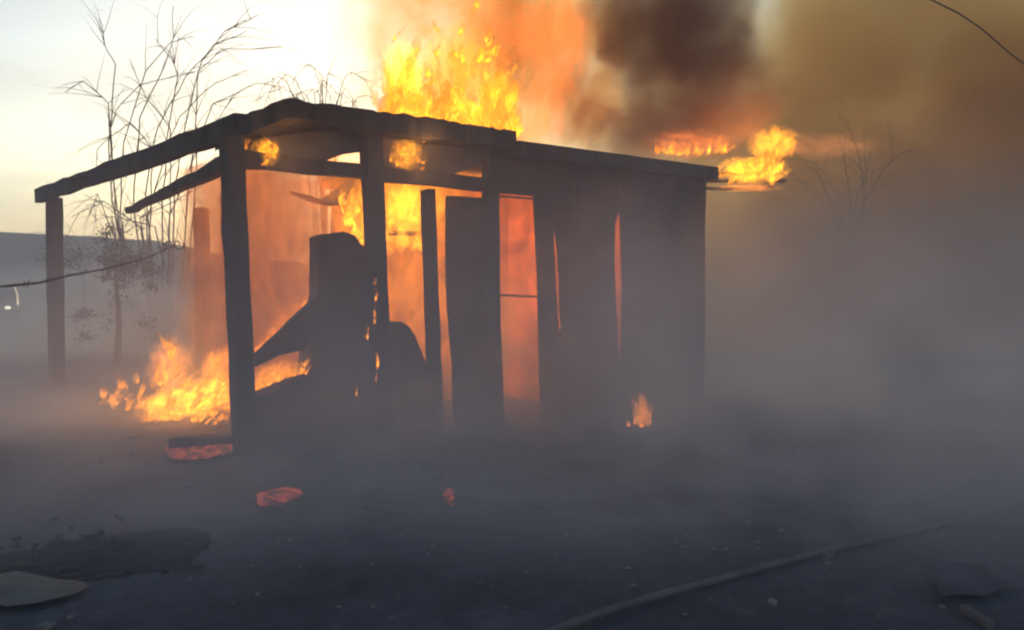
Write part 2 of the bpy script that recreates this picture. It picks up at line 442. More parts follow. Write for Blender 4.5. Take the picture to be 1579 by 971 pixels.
# right end wall and back wall
uE = uz(1083, 400)[0]
to_shed(prism('end_wall', densify([(0.1, 0), (4.0, 0), (4.0, 2.75), (.1, 2.75)], .4), M['soot'], None, e1=V, e2=Z, org=O+U*(uE-.08), n=U, thick=.06))
to_shed(prism('back_wall', densify([(ur0+.1, 0), (uE-.1, 0), (uE-.1, 2.7), (ur0+.1, 2.7)], .4), M['soot'], None, org=O+V*4.0, thick=.06))
# burning rear eave: charred boards sticking out past the right corner behind the shed
for k, (x0, x1, y, yy) in enumerate(((1096, 1196, 268, 12.4), (1090, 1210, 279, 12.7), (1092, 1190, 290, 12.2))):
    a, b = at(x0-60, y+1, yy), at(x1, y, yy+.4)
    to_shed(beam('eave_board', a, b, .12, .035, M['char'], seg=6))

# ================================================================== THINGS IN AND ROUND THE SHED
bm = bmesh.new()
pts = [front(px, py, .55) for px, py in [(492, 364), (505, 359), (530, 358), (549, 366), (556, 377), (578, 384), (584, 520), (584, 676), (474, 678), (472, 575), (482, 520), (491, 455)]]
add_prism(bm, densify(pts, .06), U, Z, O + V*.55, V, .2, .025)
o = link_mesh('cupboard', bm, M['soot'])
tag(o, 'tall charred cupboard with a slumped top, dark against the flames between the two porch posts', 'cupboard')
bm = bmesh.new()
pts = [front(px, py, .4) for px, py in [(393, 546), (440, 502), (492, 453), (494, 480), (472, 538), (430, 548), (394, 566)]]
add_prism(bm, densify(pts, .08), U, Z, O + V*.4, V, .05, .01)
tag(link_mesh('leaning_board', bm, M['soot']), 'charred wedge shaped board leaning from the ground up against the dark cupboard', 'board')
bm = bmesh.new()
pts = [front(px, py, .35) for px, py in [(396, 614), (430, 600), (472, 578), (480, 600), (482, 692), (396, 694)]]
add_prism(bm, densify(pts, .08), U, Z, O + V*.35, V, .3, .02)
tag(link_mesh('charred_heap', bm, M['soot']), 'low charred heap below the leaning board, flames showing above it', 'debris')
# rounded heap right of the middle post
bm = bmesh.new()
prof = [(586, 500), (598, 494), (618, 497), (630, 504), (640, 518), (650, 540), (660, 566), (664, 600), (668, 660), (580, 660)]
pts = densify([front(px, py, .5) for px, py in prof], .08)
add_prism(bm, pts, U, Z, O + V*.5, V, .5, .012)
tag(link_mesh('armchair', bm, M['soot']), 'dark charred armchair shape with an arched back, right of the middle post', 'armchair')
# burning log at the foot of the corner post
a, b = gnd(262, 694), gnd(362, 690)
tag(beam('charred_log', a + Z*.05, b + Z*.07, .11, .10, M['char'], seg=8, rough=.02), 'charred log on the ground left of the near corner post foot', 'log')
a, b = gnd(395, 628), gnd(482, 614)
tag(beam('charred_log', a + Z*.06, b + Z*.1, .06, .06, M['char'], seg=8, rough=.012), 'thin pale edged charred pole lying right of the near corner post', 'log')

# ================================================================== FLAMES
def tongues(spec, seed):
    """spec: list of (base point, height, radius, lean vector); one mesh of closed tapering wavy tongues, hotness stored per vertex"""
    rnd = random.Random(seed); bm = bmesh.new(); lay = bm.verts.layers.float.new('flame_core')
    for base, h, r, lean in spec:
        n = 10; sides = 6; ph = rnd.uniform(0, 6.28); tw = rnd.uniform(1.0, 3.4); fl = rnd.uniform(.35, .8); az = rnd.uniform(0, 3.14); am = rnd.uniform(.3, 1.1)*r*1.5
        hot = rnd.uniform(.72, 1.0); fat = rnd.uniform(.5, 1.5)
        rings = []
        for i in range(n+1):
            f = i/n
            c = base + Z*(h*f) + lean*(f**1.5) + Vector((math.cos(az), math.sin(az), 0))*(am*math.sin(ph + tw*2.4*f)*f)
            c += (noise.noise_vector(c*2.3 + Vector((seed, 0, 0)))*.16*h*f)
            rr = r*(.45 + fat*1.2*f)*(1-f)**.8*1.25 + .002
            ring = []
            for j in range(sides):
                q = 2*math.pi*j/sides + f*tw
                p = c + Vector((math.cos(az)*math.cos(q) - math.sin(az)*math.sin(q)*fl, math.sin(az)*math.cos(q) + math.cos(az)*math.sin(q)*fl, 0))*rr
                p += noise.noise_vector(p*4)*r*.6 + noise.noise_vector(p*12)*r*.35
                v = bm.verts.new(p); v[lay] = max(0.0, 1.05 - f**1.2)*hot*min(1.0, .35 + f*4); ring.append(v)
            rings.append(ring)
        for i in range(n):
            for j in range(sides): bm.faces.new((rings[i][j], rings[i][(j+1) % sides], rings[i+1][(j+1) % sides], rings[i+1][j]))
    return bm
def point_light(loc, watts, rad, parent, col=(1, .42, .1)):
    d = bpy.data.lights.new('flame_light', 'POINT'); d.energy = watts; d.color = col; d.shadow_soft_size = rad
    o = bpy.data.objects.new('flame_light', d); COL.objects.link(o); o.location = loc; o.parent = parent; return o

M['flame'] = flame_mat('flame_tongue', 7.5, 6.5, .26, .70)
M['flame_small'] = flame_mat('flame_small', 6.0, 17, .28, .70)
M['flame_red'] = flame_mat('flame_red', 2.2, 4.0, .36, .66, (1, .2, .03))

def flame(label, spec, seed, mat, group='flames of the burning shed'):
    o = link_mesh('flame', tongues(spec, seed), mat, None, True)
    return tag(o, label, 'flame', group)
rnd = random.Random(3)
# 1 big fire on the porch roof: px 590-800, y 70-205
spec = []
def skyline(px):   # top of the flame mass against px
    pts = [(590, 90), (605, 60), (628, 62), (650, 110), (690, 40), (720, 10), (750, 60), (770, 50), (790, 100), (805, 140)]
    for (a, b), (c, d) in zip(pts, pts[1:]):
        if a <= px <= c: return b + (d-b)*(px-a)/(c-a)
    return 160
for i in range(95):
    px = rnd.choice((rnd.uniform(596, 796), rnd.gauss(622, 13), rnd.gauss(622, 13), rnd.gauss(768, 18))); yy = rnd.uniform(9.0, 10.6); base = at(px, 190 + (px-590)*.1 + rnd.uniform(-4, 18), yy); base.z = min(base.z, 3.25)
    topz = at(px, skyline(px) + abs(rnd.gauss(0, 50)), yy).z
    h = max(.15, topz - base.z); spec.append((base, h, rnd.uniform(.05, .12)*(.6 + .5*h), Vector((rnd.gauss(.05, .16), 0, 0))))
for i in range(40):   # torn off licks
    px = rnd.uniform(600, 800); yy = rnd.uniform(9.2, 10.6); b = at(px, rnd.uniform(skyline(px) - 10, 170), yy)
    spec.append((b, rnd.uniform(.12, .35), rnd.uniform(.03, .08), Vector((rnd.gauss(.05, .08), 0, 0))))
for i in range(75):
    px = rnd.uniform(594, 800); yy = rnd.uniform(9.0, 9.6); base = at(px, 186 + (px-590)*.12 + rnd.uniform(-2, 10), yy)
    spec.append((base, rnd.uniform(.15, .45), rnd.uniform(.07, .14), Vector((rnd.uniform(-.05, .12), 0, 0))))
f_roof = flame('tall yellow flames bursting through the porch roof beside the grey brown smoke column', spec, 11, M['flame'])
point_light(at(700, 120, 9.8), 420, .5, f_roof)

# 2 ground fire left of the near corner post
spec = []
for i in range(120):
    px = rnd.uniform(158, 395) if i % 2 else rnd.gauss(310, 36)
    yb = 655 - 6*math.sin(px*.05) - (18 if px < 215 else 0); yt = 600 - 78*math.exp(-((px-262)/20)**2) - 45*math.exp(-((px-340)/40)**2) - 25*math.exp(-((px-215)/22)**2)
    yy = rnd.uniform(8.2, 9.7); f = rnd.random()**1.5
    b = at(px, yb + (yt - yb)*f*.85, yy); b.z = max(.02, b.z)
    spec.append((b, rnd.uniform(.1, .34), rnd.uniform(.025, .06), Vector((rnd.gauss(.10, .10), 0, 0))))
f_left = flame('low ragged orange flames spreading on the ground left of the near corner post', spec, 12, M['flame_small'])
point_light(at(300, 575, 8.8), 45, .3, f_left)
# 3 fire right of the corner post, between the leaning board and the heap
spec = []
for i in range(26):
    px = rnd.uniform(388, 476); py = 612 - (px-388)*.36
    b = at(px, py, 8.7 + rnd.uniform(-.1, .4)); h = at(px, 552, b.y).z - b.z
    spec.append((b, max(.1, h*rnd.uniform(.7, 1.1)), rnd.uniform(.05, .1), Vector((.1, 0, 0))))
for i in range(46):
    t = rnd.random(); px, py = 386 + 108*t, 552 - 100*t; b = at(px, py + 8, 9.2 + rnd.uniform(-.1, .5))
    spec.append((b, rnd.uniform(.10, .3), rnd.uniform(.03, .07), Vector((rnd.gauss(.06, .05), 0, 0))))
for i in range(24):
    px = rnd.uniform(390, 470); b = at(px, 606 - (px-388)*.3, 7.95); spec.append((b, rnd.uniform(.12, .3), rnd.uniform(.03, .07), Vector((rnd.gauss(.1, .05), 0, 0))))
f_gap = flame('orange flames round the leaning board, right of the near corner post', spec, 13, M['flame_small'])
# 4 little flame in front of the right wall
spec = []
g0 = gnd(990, 657)
for i in range(16):
    b = g0 + Vector((rnd.gauss(0, .06), rnd.gauss(0, .05), .0)); spec.append((b, rnd.uniform(.12, .52)*(1 - min(1, abs(b.x-g0.x)*4)*.6), rnd.uniform(.025, .05), Vector((rnd.uniform(-.04, .04), 0, 0))))
flame('small lone flame on the ground in front of the closed right wall', spec, 14, M['flame_small'])
HEADER_FIRES = []
# 5 flames licking through the header sheet, two places
for (cx, cy_, sx, sy, lab, sd) in ((410, 242, 20, 26, 'small flames eating through the header sheet just right of the near corner post', 15), (628, 244, 28, 40, 'bright flames eating through the header sheet just right of the middle post', 16)):
    spec = []
    for i in range(26):
        px = rnd.gauss(cx, sx*.55); py = rnd.gauss(cy_, sy*.34); u, z = front(px, py, -.03)
        spec.append((P(u, -.03 + rnd.uniform(-.03, .03), z), rnd.uniform(.04, .16), rnd.uniform(.02, .04), Vector((rnd.gauss(0, .05), 0, 0))))
    fh = flame(lab, spec, sd, M['flame_small']); u, z = front(cx, cy_ - 6, -.04)
    HEADER_FIRES.append((fh, P(u, -.04, z), sx/145)); point_light(P(u + .1, -.3, z + .02), 5 if sx < 25 else 9, .12, fh)
# 6 flames behind the right corner on the rear eave
spec = []
for i in range(46):
    px = rnd.gauss(1162, 26); b = at(px, rnd.uniform(255, 288), rnd.uniform(12.2, 12.9)); topy = 200 + abs(px-1185)*.9
    h = max(.12, (at(px, topy, b.y).z - b.z)*rnd.uniform(.4, 1)); spec.append((b, h, rnd.uniform(.05, .12), Vector((rnd.uniform(0, .35), 0, 0))))
for i in range(24):
    px = rnd.uniform(1010, 1120); b = at(px, 238, rnd.uniform(12.4, 13)); spec.append((b, rnd.uniform(.1, .4), rnd.uniform(.04, .08), Vector((.1, 0, 0))))
f_rear = flame('yellow flames on the charred eave boards behind the far right corner', spec, 17, M['flame'])
point_light(at(1165, 245, 12.3), 90, .3, f_rear)
# 7 flames inside behind the middle post
spec = []
for i in range(60):
    px = rnd.uniform(545, 660); u, z = front(px, rnd.uniform(320, 400), 1.1); b = P(u, 1.1 + rnd.uniform(-.2, .5), z)
    spec.append((b, rnd.uniform(.25, .7), rnd.uniform(.06, .13), Vector((.1, 0, 0))))
f_in = flame('bright yellow flames under the roof inside the porch behind the middle post', spec, 18, M['flame'])
point_light(P(1.9, 2.2, 1.5), 160, .4, f_in)
point_light(P(3.9, 1.6, 1.2), 60, .4, f_in)
# burning gas and glowing smoke rolling off the roof fire and the rear eave fire
def rolling(name, loc, scale, nsc, lo, hi, colour, st, soot, off, parent, rot=(0, 0, 0), stretch=(1, 1, .6), edge=1.0):
    o = hull(name, loc, scale, glow_mat(name, puff(nsc*1.35, lo, hi, stretch, 6, edge, off, 1.4, 0, 1.05), colour, st, .5, soot, (.8, .35, .08)), rot, parent); return o
rolling('burning_gas', at(622, 135, 9.6), (.30, .35, .62), 2.4, .34, .60, (1, .40, .015), 17, 7.0, (4, 2, 0), f_roof, (0, R(-6), 0))
rolling('burning_gas', at(700, 182, 9.5), (.85, .4, .26), 3.0, .34, .62, (1, .40, .015), 14, 7.0, (2, 7, 0), f_roof, (0, R(9), 0))
rolling('burning_gas', at(768, 160, 9.6), (.28, .35, .42), 2.4, .34, .60, (1, .38, .015), 16, 7.0, (6, 2, 3), f_roof)
rolling('burning_gas', at(700, 110, 10.0), (.75, .5, .66), 3.0, .40, .62, (1, .28, .03), 5, 4.0, (1, 6, 3), f_roof)
rolling('burning_gas', at(740, 40, 10.8), (1.1, .6, .8), 2.4, .42, .66, (1, .27, .05), 1.0, 2.4, (1, 2, 3), f_roof)
rolling('burning_gas', at(855, 75, 11.2), (.62, .6, 1.15), 2.4, .36, .64, (1, .27, .06), 1.5, 2.8, (9, 1, 3), f_roof, (0, R(8), 0))
rolling('burning_gas', at(830, 190, 10.8), (.5, .4, .45), 2.6, .36, .64, (1, .26, .06), 1.4, 2.0, (9, 5, 3), f_roof)
rolling('burning_gas', at(1160, 262, 12.5), (.62, .4, .24), 3.0, .34, .62, (1, .38, .02), 9, 3, (2, 4, 8), f_rear)
rolling('burning_gas', at(1192, 222, 12.7), (.46, .4, .30), 2.6, .36, .62, (1, .36, .02), 7, 3, (2, 1, 8), f_rear)
rolling('burning_gas', at(1150, 290, 12.4), (.62, .3, .06), 3.0, .3, .6, (1, .30, .04), 5, 1.4, (2, 1, 2), f_rear)
rolling('burning_gas', at(1060, 222, 12.2), (.85, .4, .26), 3.0, .42, .64, (1, .24, .05), 2.6, 1.4, (2, 9, 8), f_rear)
rolling('burning_gas', at(1270, 225, 13.2), (1.1, .5, .26), 2.6, .3, .66, (1, .33, .12), .5, .4, (5, 9, 8), f_rear)
rolling('burning_gas', at(530, 242, 10.0), (.75, .5, .26), 2.0, .30, .62, (1, .30, .05), 2.6, 2.6, (5, 2, 6), f_in)
rolling('burning_gas', at(722, 262, 10.4), (.5, .4, .22), 2.0, .30, .62, (1, .27, .04), 2.6, 2.6, (5, 9, 6), f_in)
rolling('burning_gas', at(300, 615, 8.9), (.75, .5, .24), 2.6, .40, .66, (1, .34, .02), 15, 3, (2, 3, 1), f_left, (0, R(-12), 0))
rolling('burning_gas', at(338, 572, 9.0), (.26, .3, .34), 2.6, .40, .64, (1, .29, .03), 7, 2.0, (3, 3, 7), f_left, (0, R(25), 0))
rolling('burning_gas', at(262, 570, 9.2), (.30, .3, .42), 2.4, .40, .66, (1, .28, .04), 7, 2, (7, 3, 1), f_left)
rolling('burning_gas', at(430, 582, 8.1), (.30, .14, .20), 2.4, .36, .62, (1, .28, .03), 11, 3, (7, 8, 1), f_gap, (0, R(-20), 0))
rolling('burning_gas', at(440, 500, 9.4), (.5, .3, .22), 2.4, .36, .62, (1, .27, .03), 3.6, 1.2, (1, 8, 4), f_gap, (0, R(-42), 0))
rolling('burning_gas', at(615, 330, 9.6), (.6, .5, .42), 2.2, .36, .64, (1, .38, .02), 12, 5.0, (3, 8, 4), f_in)
for fh, p, r in HEADER_FIRES:
    rolling('burning_gas', p, (r*1.1, r*.5, r*1.05), 2.6, .40, .62, (1, .36, .02), 13, 8, (r*20, 3, 4), fh, (0, .5, 0))
# thin licks running up the middle post
spec = []
for px, py, h in ((567, 525, .2), (563, 522, .12), (577, 500, .25), (579, 465, .16), (582, 570, .22), (580, 590, .12), (549, 612, .16), (578, 440, .12)):
    u, z = front(px, py, -.09); spec.append((P(u, -.09, z), h, .014, Vector((.01, 0, 0))))
flame('thin pinkish licks of flame running up the edge of the middle porch post', spec, 19, M['flame_small'])
# embers on the ground
for outline, lab in (([(398, 782), (402, 768), (428, 764), (456, 762), (460, 776), (440, 788), (415, 790)], 'broad dull red patch of embers on the ground below the near corner post'),
                     ([(689, 784), (690, 764), (696, 758), (704, 766), (705, 782), (698, 790)], 'small red ember patch on the ground in front of the dark door leaf'),
                     ([(250, 700), (262, 690), (310, 692), (364, 688), (366, 702), (320, 712), (270, 714)], 'long reddish strip of embers beside the charred log')):
    tag(patch('ember_bed', outline, M['ember'], .03, .07), lab, 'embers', 'glowing embers on the ground', 'stuff')

# burning gas filling the porch (volume)
def gas_box(name, corners, mat, parent):
    (u0, v0, z0), (u1, v1, z1) = corners
    bm = bmesh.new(); bmesh.ops.create_cube(bm, size=2)
    o = link_mesh(name, bm, mat, parent); o.location = P((u0+u1)/2, (v0+v1)/2, (z0+z1)/2); o.scale = ((u1-u0)/2, (v1-v0)/2, (z1-z0)/2)
    o.rotation_euler = (0, 0, math.atan2(U.y, U.x)); return o
def gas_fn(seed, lo=.35):
    def fn(a):
        c = a.coord('Object'); x, y, z = a.xyz(c)
        n = a.noise(a.mapping(c, (2.2, 2.0, 1.4), (3 + seed, 1, 2)), 1.3, 5, .62, 1.0)
        edge = a.math('MULTIPLY', a.mapr(a.math('ABSOLUTE', x), 1, .6, 0, 1, True), a.mapr(a.math('ABSOLUTE', y), 1, .7, 0, 1, True))
        return a.math('MULTIPLY', edge, a.mapr(n, .25, .75, lo, 1.6))
    return fn
def core_mat(fn, colour, st, soot, seed, top, hm=4.2, hb=.20):
    a = NT('burning_gas'); d = fn(a); c = a.coord('Object'); x, y, z = a.xyz(c)
    n = a.noise(a.mapping(c, (3.2, 2.6, 1.9), (seed, 5, 2)), 1.5, 6, .62, 1.4)
    hot = a.math('POWER', a.mapr(n, .36, .68), 2.0)
    up = a.mapr(z, -.9, .8, 1 - top, 1 + top*.6)
    e = a.math('MULTIPLY', a.math('MULTIPLY', d, up), a.math('MULTIPLY_ADD', hot, hm, hb))
    em = a.n('Emission'); a.put(em.inputs[0], colour); a.link(a.math('MULTIPLY', e, st), em.inputs[1])
    ab = a.n('VolumeAbsorption'); a.put(ab.inputs['Color'], (.35, .2, .1)); a.link(a.math('MULTIPLY', d, soot), ab.inputs['Density'])
    ad = a.n('AddShader'); a.link(em.outputs[0], ad.inputs[0]); a.link(ab.outputs[0], ad.inputs[1]); a.link(ad.outputs[0], a.out.inputs['Volume'])
    try: a.m.cycles.volume_step_rate = .7
    except Exception: pass
    return a.m
for k, (c0, c1, col, st, so, tp) in enumerate((
    ((.45, 1.2, .05), (1.75, 3.6, 2.75), (1, .28, .06), .54, 2.4, .2),
    ((1.75, 1.0, .05), (3.6, 3.95, 2.75), (1, .28, .012), .92, 2.4, .5),
    ((3.6, .2, .05), (5.85, 3.95, 2.75), (1, .18, .02), .66, 2.2, .2))):
    g = gas_box('burning_gas', (c0, c1), core_mat(gas_fn(k*4), col, st, so, k*3, tp, *((1.8, .42) if k == 0 else (4.4, .2))), f_in); g.matrix_parent_inverse = Matrix()
M.pop('gas', None)

# ================================================================== TREES AND PLANTS
def grow(bm, p, d, length, r, depth, rn, droop, split):
    n = max(3, int(length/.28)); pts = [p.copy()]; rad = [r]; dirs = d.normalized(); cur = p.copy()
    for i in range(n):
        dirs = (dirs + Vector((rn.gauss(0, .09), rn.gauss(0, .09), rn.gauss(0, .07) - droop*(i/n)))).normalized()
        cur = cur + dirs*(length/n); pts.append(cur.copy()); rad.append(r*(1 - .75*(i+1)/n))
        if depth > 0 and i > n*.2 and rn.random() < split:
            side = dirs.cross(Vector((rn.gauss(0, 1), rn.gauss(0, 1), rn.gauss(0, 1)))).normalized()
            grow(bm, cur, dirs*.75 + side*.75, length*rn.uniform(.3, .6)*(1 - .35*i/n), rad[-1]*.75, depth-1, rn, droop, split)
    add_tube(bm, pts, rad, 4 if r < .02 else 5)
def stem_through(bm, pixpts, Y, r, rn, twigs, tw_len, droop=.1):
    pts = []
    for k, (px, py) in enumerate(pixpts): pts.append(at(px, py, Y + rn.uniform(-.5, .5)))
    fine = []
    for a, b in zip(pts, pts[1:]):
        for j in range(4): fine.append(a.lerp(b, j/4) + noise.noise_vector(a.lerp(b, j/4)*1.5)*.05)
    fine.append(pts[-1]); m = len(fine)
    add_tube(bm, fine, [r*(1 - .7*i/m) for i in range(m)], 5)
    for k in range(twigs):
        i = rn.randrange(int(m*.2), m-1); d = (fine[i+1]-fine[i]).normalized()
        s = Vector((rn.gauss(0, 1), rn.gauss(0, .8), rn.gauss(0, .5)))
        grow(bm, fine[i], d + s*.55, tw_len*rn.uniform(.4, 1), max(.008, r*.55*(1 - .4*i/m)), 1, rn, droop, .3)
rn = random.Random(21)
TY = 19.0
tree = empty('bare_tree', gnd(255, 545)); tree.location = (at(255, 440, TY).x, TY, 0)
tag(tree, 'tall leafless many stemmed tree with arching twigs, left behind the porch', 'tree')
Tinv = Matrix.Translation(-tree.location)
bm = bmesh.new()
base = tree.location.copy()
add_tube(bm := bmesh.new(), [base, base + Vector((.05, 0, .5)), base + Vector((-.05, 0, 1.2))], [.17, .14, .11], 7)
o = link_mesh('trunk', bm, M['bark'], None, True); o.data.transform(Tinv); o.parent = tree
bm = bmesh.new()
stems = [
 [(200, 480), (178, 330), (172, 200), (176, 100), (160, 62), (152, 30)], [(215, 480), (185, 330), (190, 220), (225, 110), (262, 66), (300, 58)],
 [(230, 480), (205, 320), (215, 180), (250, 110), (265, 60), (268, 10)], [(240, 480), (225, 300), (240, 200), (285, 120), (330, 70), (380, 48)],
 [(250, 480), (250, 300), (262, 190), (275, 120), (262, 80), (240, 60)], [(262, 480), (270, 290), (290, 180), (310, 95), (345, 50), (400, 22)],
 [(275, 480), (290, 300), (303, 200), (306, 110), (340, 75), (435, 72)], [(215, 480), (172, 310), (168, 220), (178, 170), (215, 130), (300, 112)],
 [(240, 480), (225, 340), (255, 240), (275, 180), (330, 130), (385, 108)], [(205, 480), (185, 390), (150, 300), (138, 330)],
 [(245, 480), (215, 335), (290, 300), (350, 262)], [(255, 480), (262, 330), (300, 240), (335, 190), (360, 145)],
 [(205, 480), (178, 300), (165, 160), (130, 125), (100, 142)], [(260, 480), (262, 320), (265, 200), (225, 150), (200, 92)],
 [(280, 480), (300, 320), (305, 220), (330, 160), (395, 130), (440, 135)], [(230, 480), (232, 330), (236, 230), (200, 190), (150, 230), (148, 260)],
 [(235, 480), (215, 350), (160, 310), (110, 335)], [(270, 480), (240, 350), (190, 335), (130, 300)]]
for s in stems: stem_through(bm, [(240 + (s[0][0]-240)*.35, 532)] + s, TY, .020, rn, 12, 1.2, .34)
o = link_mesh('crown', bm, M['bark']); o.data.transform(Tinv); o.parent = tree; tag(o, kind='stuff')

def shrub(name, label, px, py, Y, spread, height, n, seed, cat='shrub', ln=1.0, rad=.02, group=None):
    rn = random.Random(seed); b = at(px, py, Y); b.z = 0
    e = empty(name, b); tag(e, label, cat, group)
    bm = bmesh.new(); top = height
    add_tube(bm, [Vector((0, 0, -.05)), Vector((.03, 0, top*.3)), Vector((0, .04, top*.5))], [rad*3.5, rad*2.5, rad*1.6], 6)
    link_mesh('trunk', bm, M['bark'], e, True)
    bm = bmesh.new()
    for i in range(n):
        a = rn.uniform(0, 6.28); t = rn.uniform(.25, .5)
        grow(bm, Vector((0, 0, top*t)), Vector((math.cos(a)*spread, math.sin(a)*spread, 1)), top*rn.uniform(.45, .75)*ln, rad, 2, rn, .34, .4)
    tag(link_mesh('crown', bm, M['bark'], e), kind='stuff'); return e
tb = at(500, 440, 19); tb.z = 0; t2 = empty('bare_tree', tb)
tag(t2, 'leafless bushy tree with low arching twigs, seen just above the porch roof', 'tree'); T2 = Matrix.Translation(-tb)
add_tube(bm := bmesh.new(), [tb, tb + Vector((.05, 0, .6)), tb + Vector((-.04, 0, 1.3))], [.16, .13, .10], 7)
o = link_mesh('trunk', bm, M['bark'], None, True); o.data.transform(T2); o.parent = t2
bm = bmesh.new(); rn = random.Random(77)
for k in range(15):
    x0 = 500 + rn.gauss(0, 12); dx = rn.uniform(-85, 85); top = rn.uniform(85, 140) + abs(dx)*.25; fall = rn.uniform(15, 70); sg = 1 if dx > 0 else -1
    stem_through(bm, [(500, 500), (x0, 330), (x0 + dx*.35, top + 55), (x0 + dx*.65, top + 8), (x0 + dx*.85, top), (x0 + dx + sg*14, top + fall*.4), (x0 + dx + sg*24, top + fall)], 19, .013, rn, 4, .7, .4)
o = link_mesh('crown', bm, M['bark']); o.data.transform(T2); o.parent = t2; tag(o, kind='stuff')
shrub('bare_tree', 'twiggy leafless tree in the smoke beyond the far right corner', 1312, 400, 21, .45, 5.0, 16, 33, 'tree')
shrub('bare_shrub', 'low leafless shrub on the skyline just right of the far left post', 130, 470, 40, 1.0, 4.9, 22, 35, 'shrub')
# dark leafy bush behind the wire
bush = empty('bush', (at(178, 440, 14.2).x, 14.2, 0)); tag(bush, 'dark evergreen bush standing behind the drooping wire', 'bush')
bm = bmesh.new(); add_tube(bm, [Vector((0, 0, 0)), Vector((.05, 0, .8)), Vector((0, 0, 1.6))], [.07, .05, .03], 6); link_mesh('trunk', bm, M['bark'], bush, True)
bm = bmesh.new(); rb = random.Random(5)
cl = [(Vector((rb.gauss(0, .34), rb.gauss(0, .3), 1.75 + rb.gauss(0, .22))), rb.uniform(.08, .22)) for _ in range(26)] + [(Vector((rb.gauss(0, .3), rb.gauss(0, .25), rb.uniform(.5, 1.4))), rb.uniform(.08, .18)) for _ in range(8)]
for c, r in cl:
    for k in range(90):
        p = c + Vector((rb.gauss(0, 1), rb.gauss(0, 1), rb.gauss(0, .8)))*r*.6
        d = Vector((rb.gauss(0, 1), rb.gauss(0, 1), rb.gauss(0, 1))).normalized()*rb.uniform(.02, .05); s = d.orthogonal().normalized()*.012
        bm.faces.new([bm.verts.new(p - s), bm.verts.new(p + d), bm.verts.new(p + s), bm.verts.new(p - d*.3)])
tag(link_mesh('crown', bm, M['leafy'], bush), kind='stuff')

# ================================================================== WIRES, HOSE, LITTER, CAR
def cable(name, pts, r, mat, label, cat, sides=6, group=None):
    bm = bmesh.new(); add_tube(bm, pts, r, sides); return tag(link_mesh(name, bm, mat, None, True), label, cat, group)
pts = [at(px, py, 5.6 + k*.28) for k, (px, py) in enumerate([(-120, 452), (-40, 446), (20, 440), (60, 436), (110, 424), (150, 417), (190, 408), (225, 398), (252, 386), (272, 378)])]
wire = empty('wire', pts[2]); tag(wire, 'thin black wire drooping in front of the far left post', 'wire')
bm = bmesh.new(); add_tube(bm, [p - pts[2] for p in pts], [.010, .010, .010, .009, .008, .007, .006, .005, .005, .004], 6); link_mesh('strand', bm, M['wire'], wire, True)
bm = bmesh.new()
add_tube(bm, [(-.02, 0, -.02), (.01, .01, .015), (.03, 0, .035)], .003, 4); add_tube(bm, [(.02, 0, -.03), (0, .006, 0), (-.02, 0, .025)], .003, 4)
barb = link_mesh('barb', bm, M['wire'], wire)
for k, px in enumerate((40, 75, 125, 160, 188, 215, 240)):
    if k: barb = barb.copy(); COL.objects.link(barb); barb.parent = wire
    i0 = max(i for i in range(len(pts)-1) if ((pts[i].x/pts[i].y)*F_PX + W_PX/2) <= px); x0 = pts[i0].x/pts[i0].y*F_PX + W_PX/2; x1 = pts[i0+1].x/pts[i0+1].y*F_PX + W_PX/2
    barb.location = pts[i0].lerp(pts[i0+1], (px-x0)/(x1-x0)) - pts[2]; barb.rotation_euler = (k*.7, k*1.1, k*.5)
bm = bmesh.new(); c = pts[-1] - pts[2]
add_tube(bm, [c + Vector((math.cos(t*.7)*.035, .01*t, math.sin(t*.7)*.04)) for t in range(11)], .006, 5); link_mesh('tied_end', bm, M['wire'], wire)
cable('power_cable', [at(1380, -30, 9), at(1440, 2, 9.5), at(1480, 22, 10), at(1515, 46, 10.5), at(1560, 85, 11.3), at(1680, 170, 12.5)], .009, M['wire'], 'dark overhead cable crossing the smoke high above the closed wall', 'cable')
hp = []
for k, (px, py) in enumerate([(700, 1040), (820, 1000), (920, 966), (1010, 937), (1100, 910), (1190, 885), (1280, 857), (1370, 832), (1440, 812), (1505, 795), (1600, 770), (1700, 745)]):
    g = gnd(px, py); g.z = ground_height(g.x, g.y) + .022; hp.append(g + noise.noise_vector(g*2)*.02*Vector((1, 1, 0)))
cable('hose', hp, .017, M['hose'], 'pale grey hose lying diagonally across the dark near ground', 'hose', 8)
tag(patch('plastic_sheet', [(-40, 935), (-40, 896), (30, 888), (60, 896), (110, 902), (140, 912), (120, 926), (60, 944), (10, 948)], M['pale'], .03, .03), 'pale crumpled sheet lying in the near corner below the dark ground patch', 'sheet')
tag(patch('cardboard_sheet', [(1440, 905), (1470, 880), (1520, 876), (1530, 900), (1555, 915), (1520, 930), (1450, 935)], M['dark_patch'] if False else M['ground'], .03, .02), 'dull grey sheet lying flat beyond the white stick', 'sheet')
a, b = gnd(1488, 948), gnd(1530, 976)
tag(beam('stick', a + Z*.03, b + Z*.03, .03, .03, M['hose'], seg=5, rough=.006), 'short pale stick lying by the dull grey sheet', 'stick')
bm = bmesh.new(); rr = random.Random(4)
for i in range(520):
    y = rr.uniform(2.6, 9) ; x = rr.uniform(-.75, .75)*y
    s = rr.uniform(.004, .016)*(1.8 if rr.random() < .1 else 1)
    z = ground_height(x, y)
    bmesh.ops.create_icosphere(bm, subdivisions=1, radius=1, matrix=Matrix.Translation((x, y, z + s*.3)) @ Matrix.Rotation(rr.random()*6, 4, 'Z') @ Matrix.Diagonal((s*1.5, s, s*.7, 1)))
tag(link_mesh('rubble', bm, M['rubble']), kind='stuff')

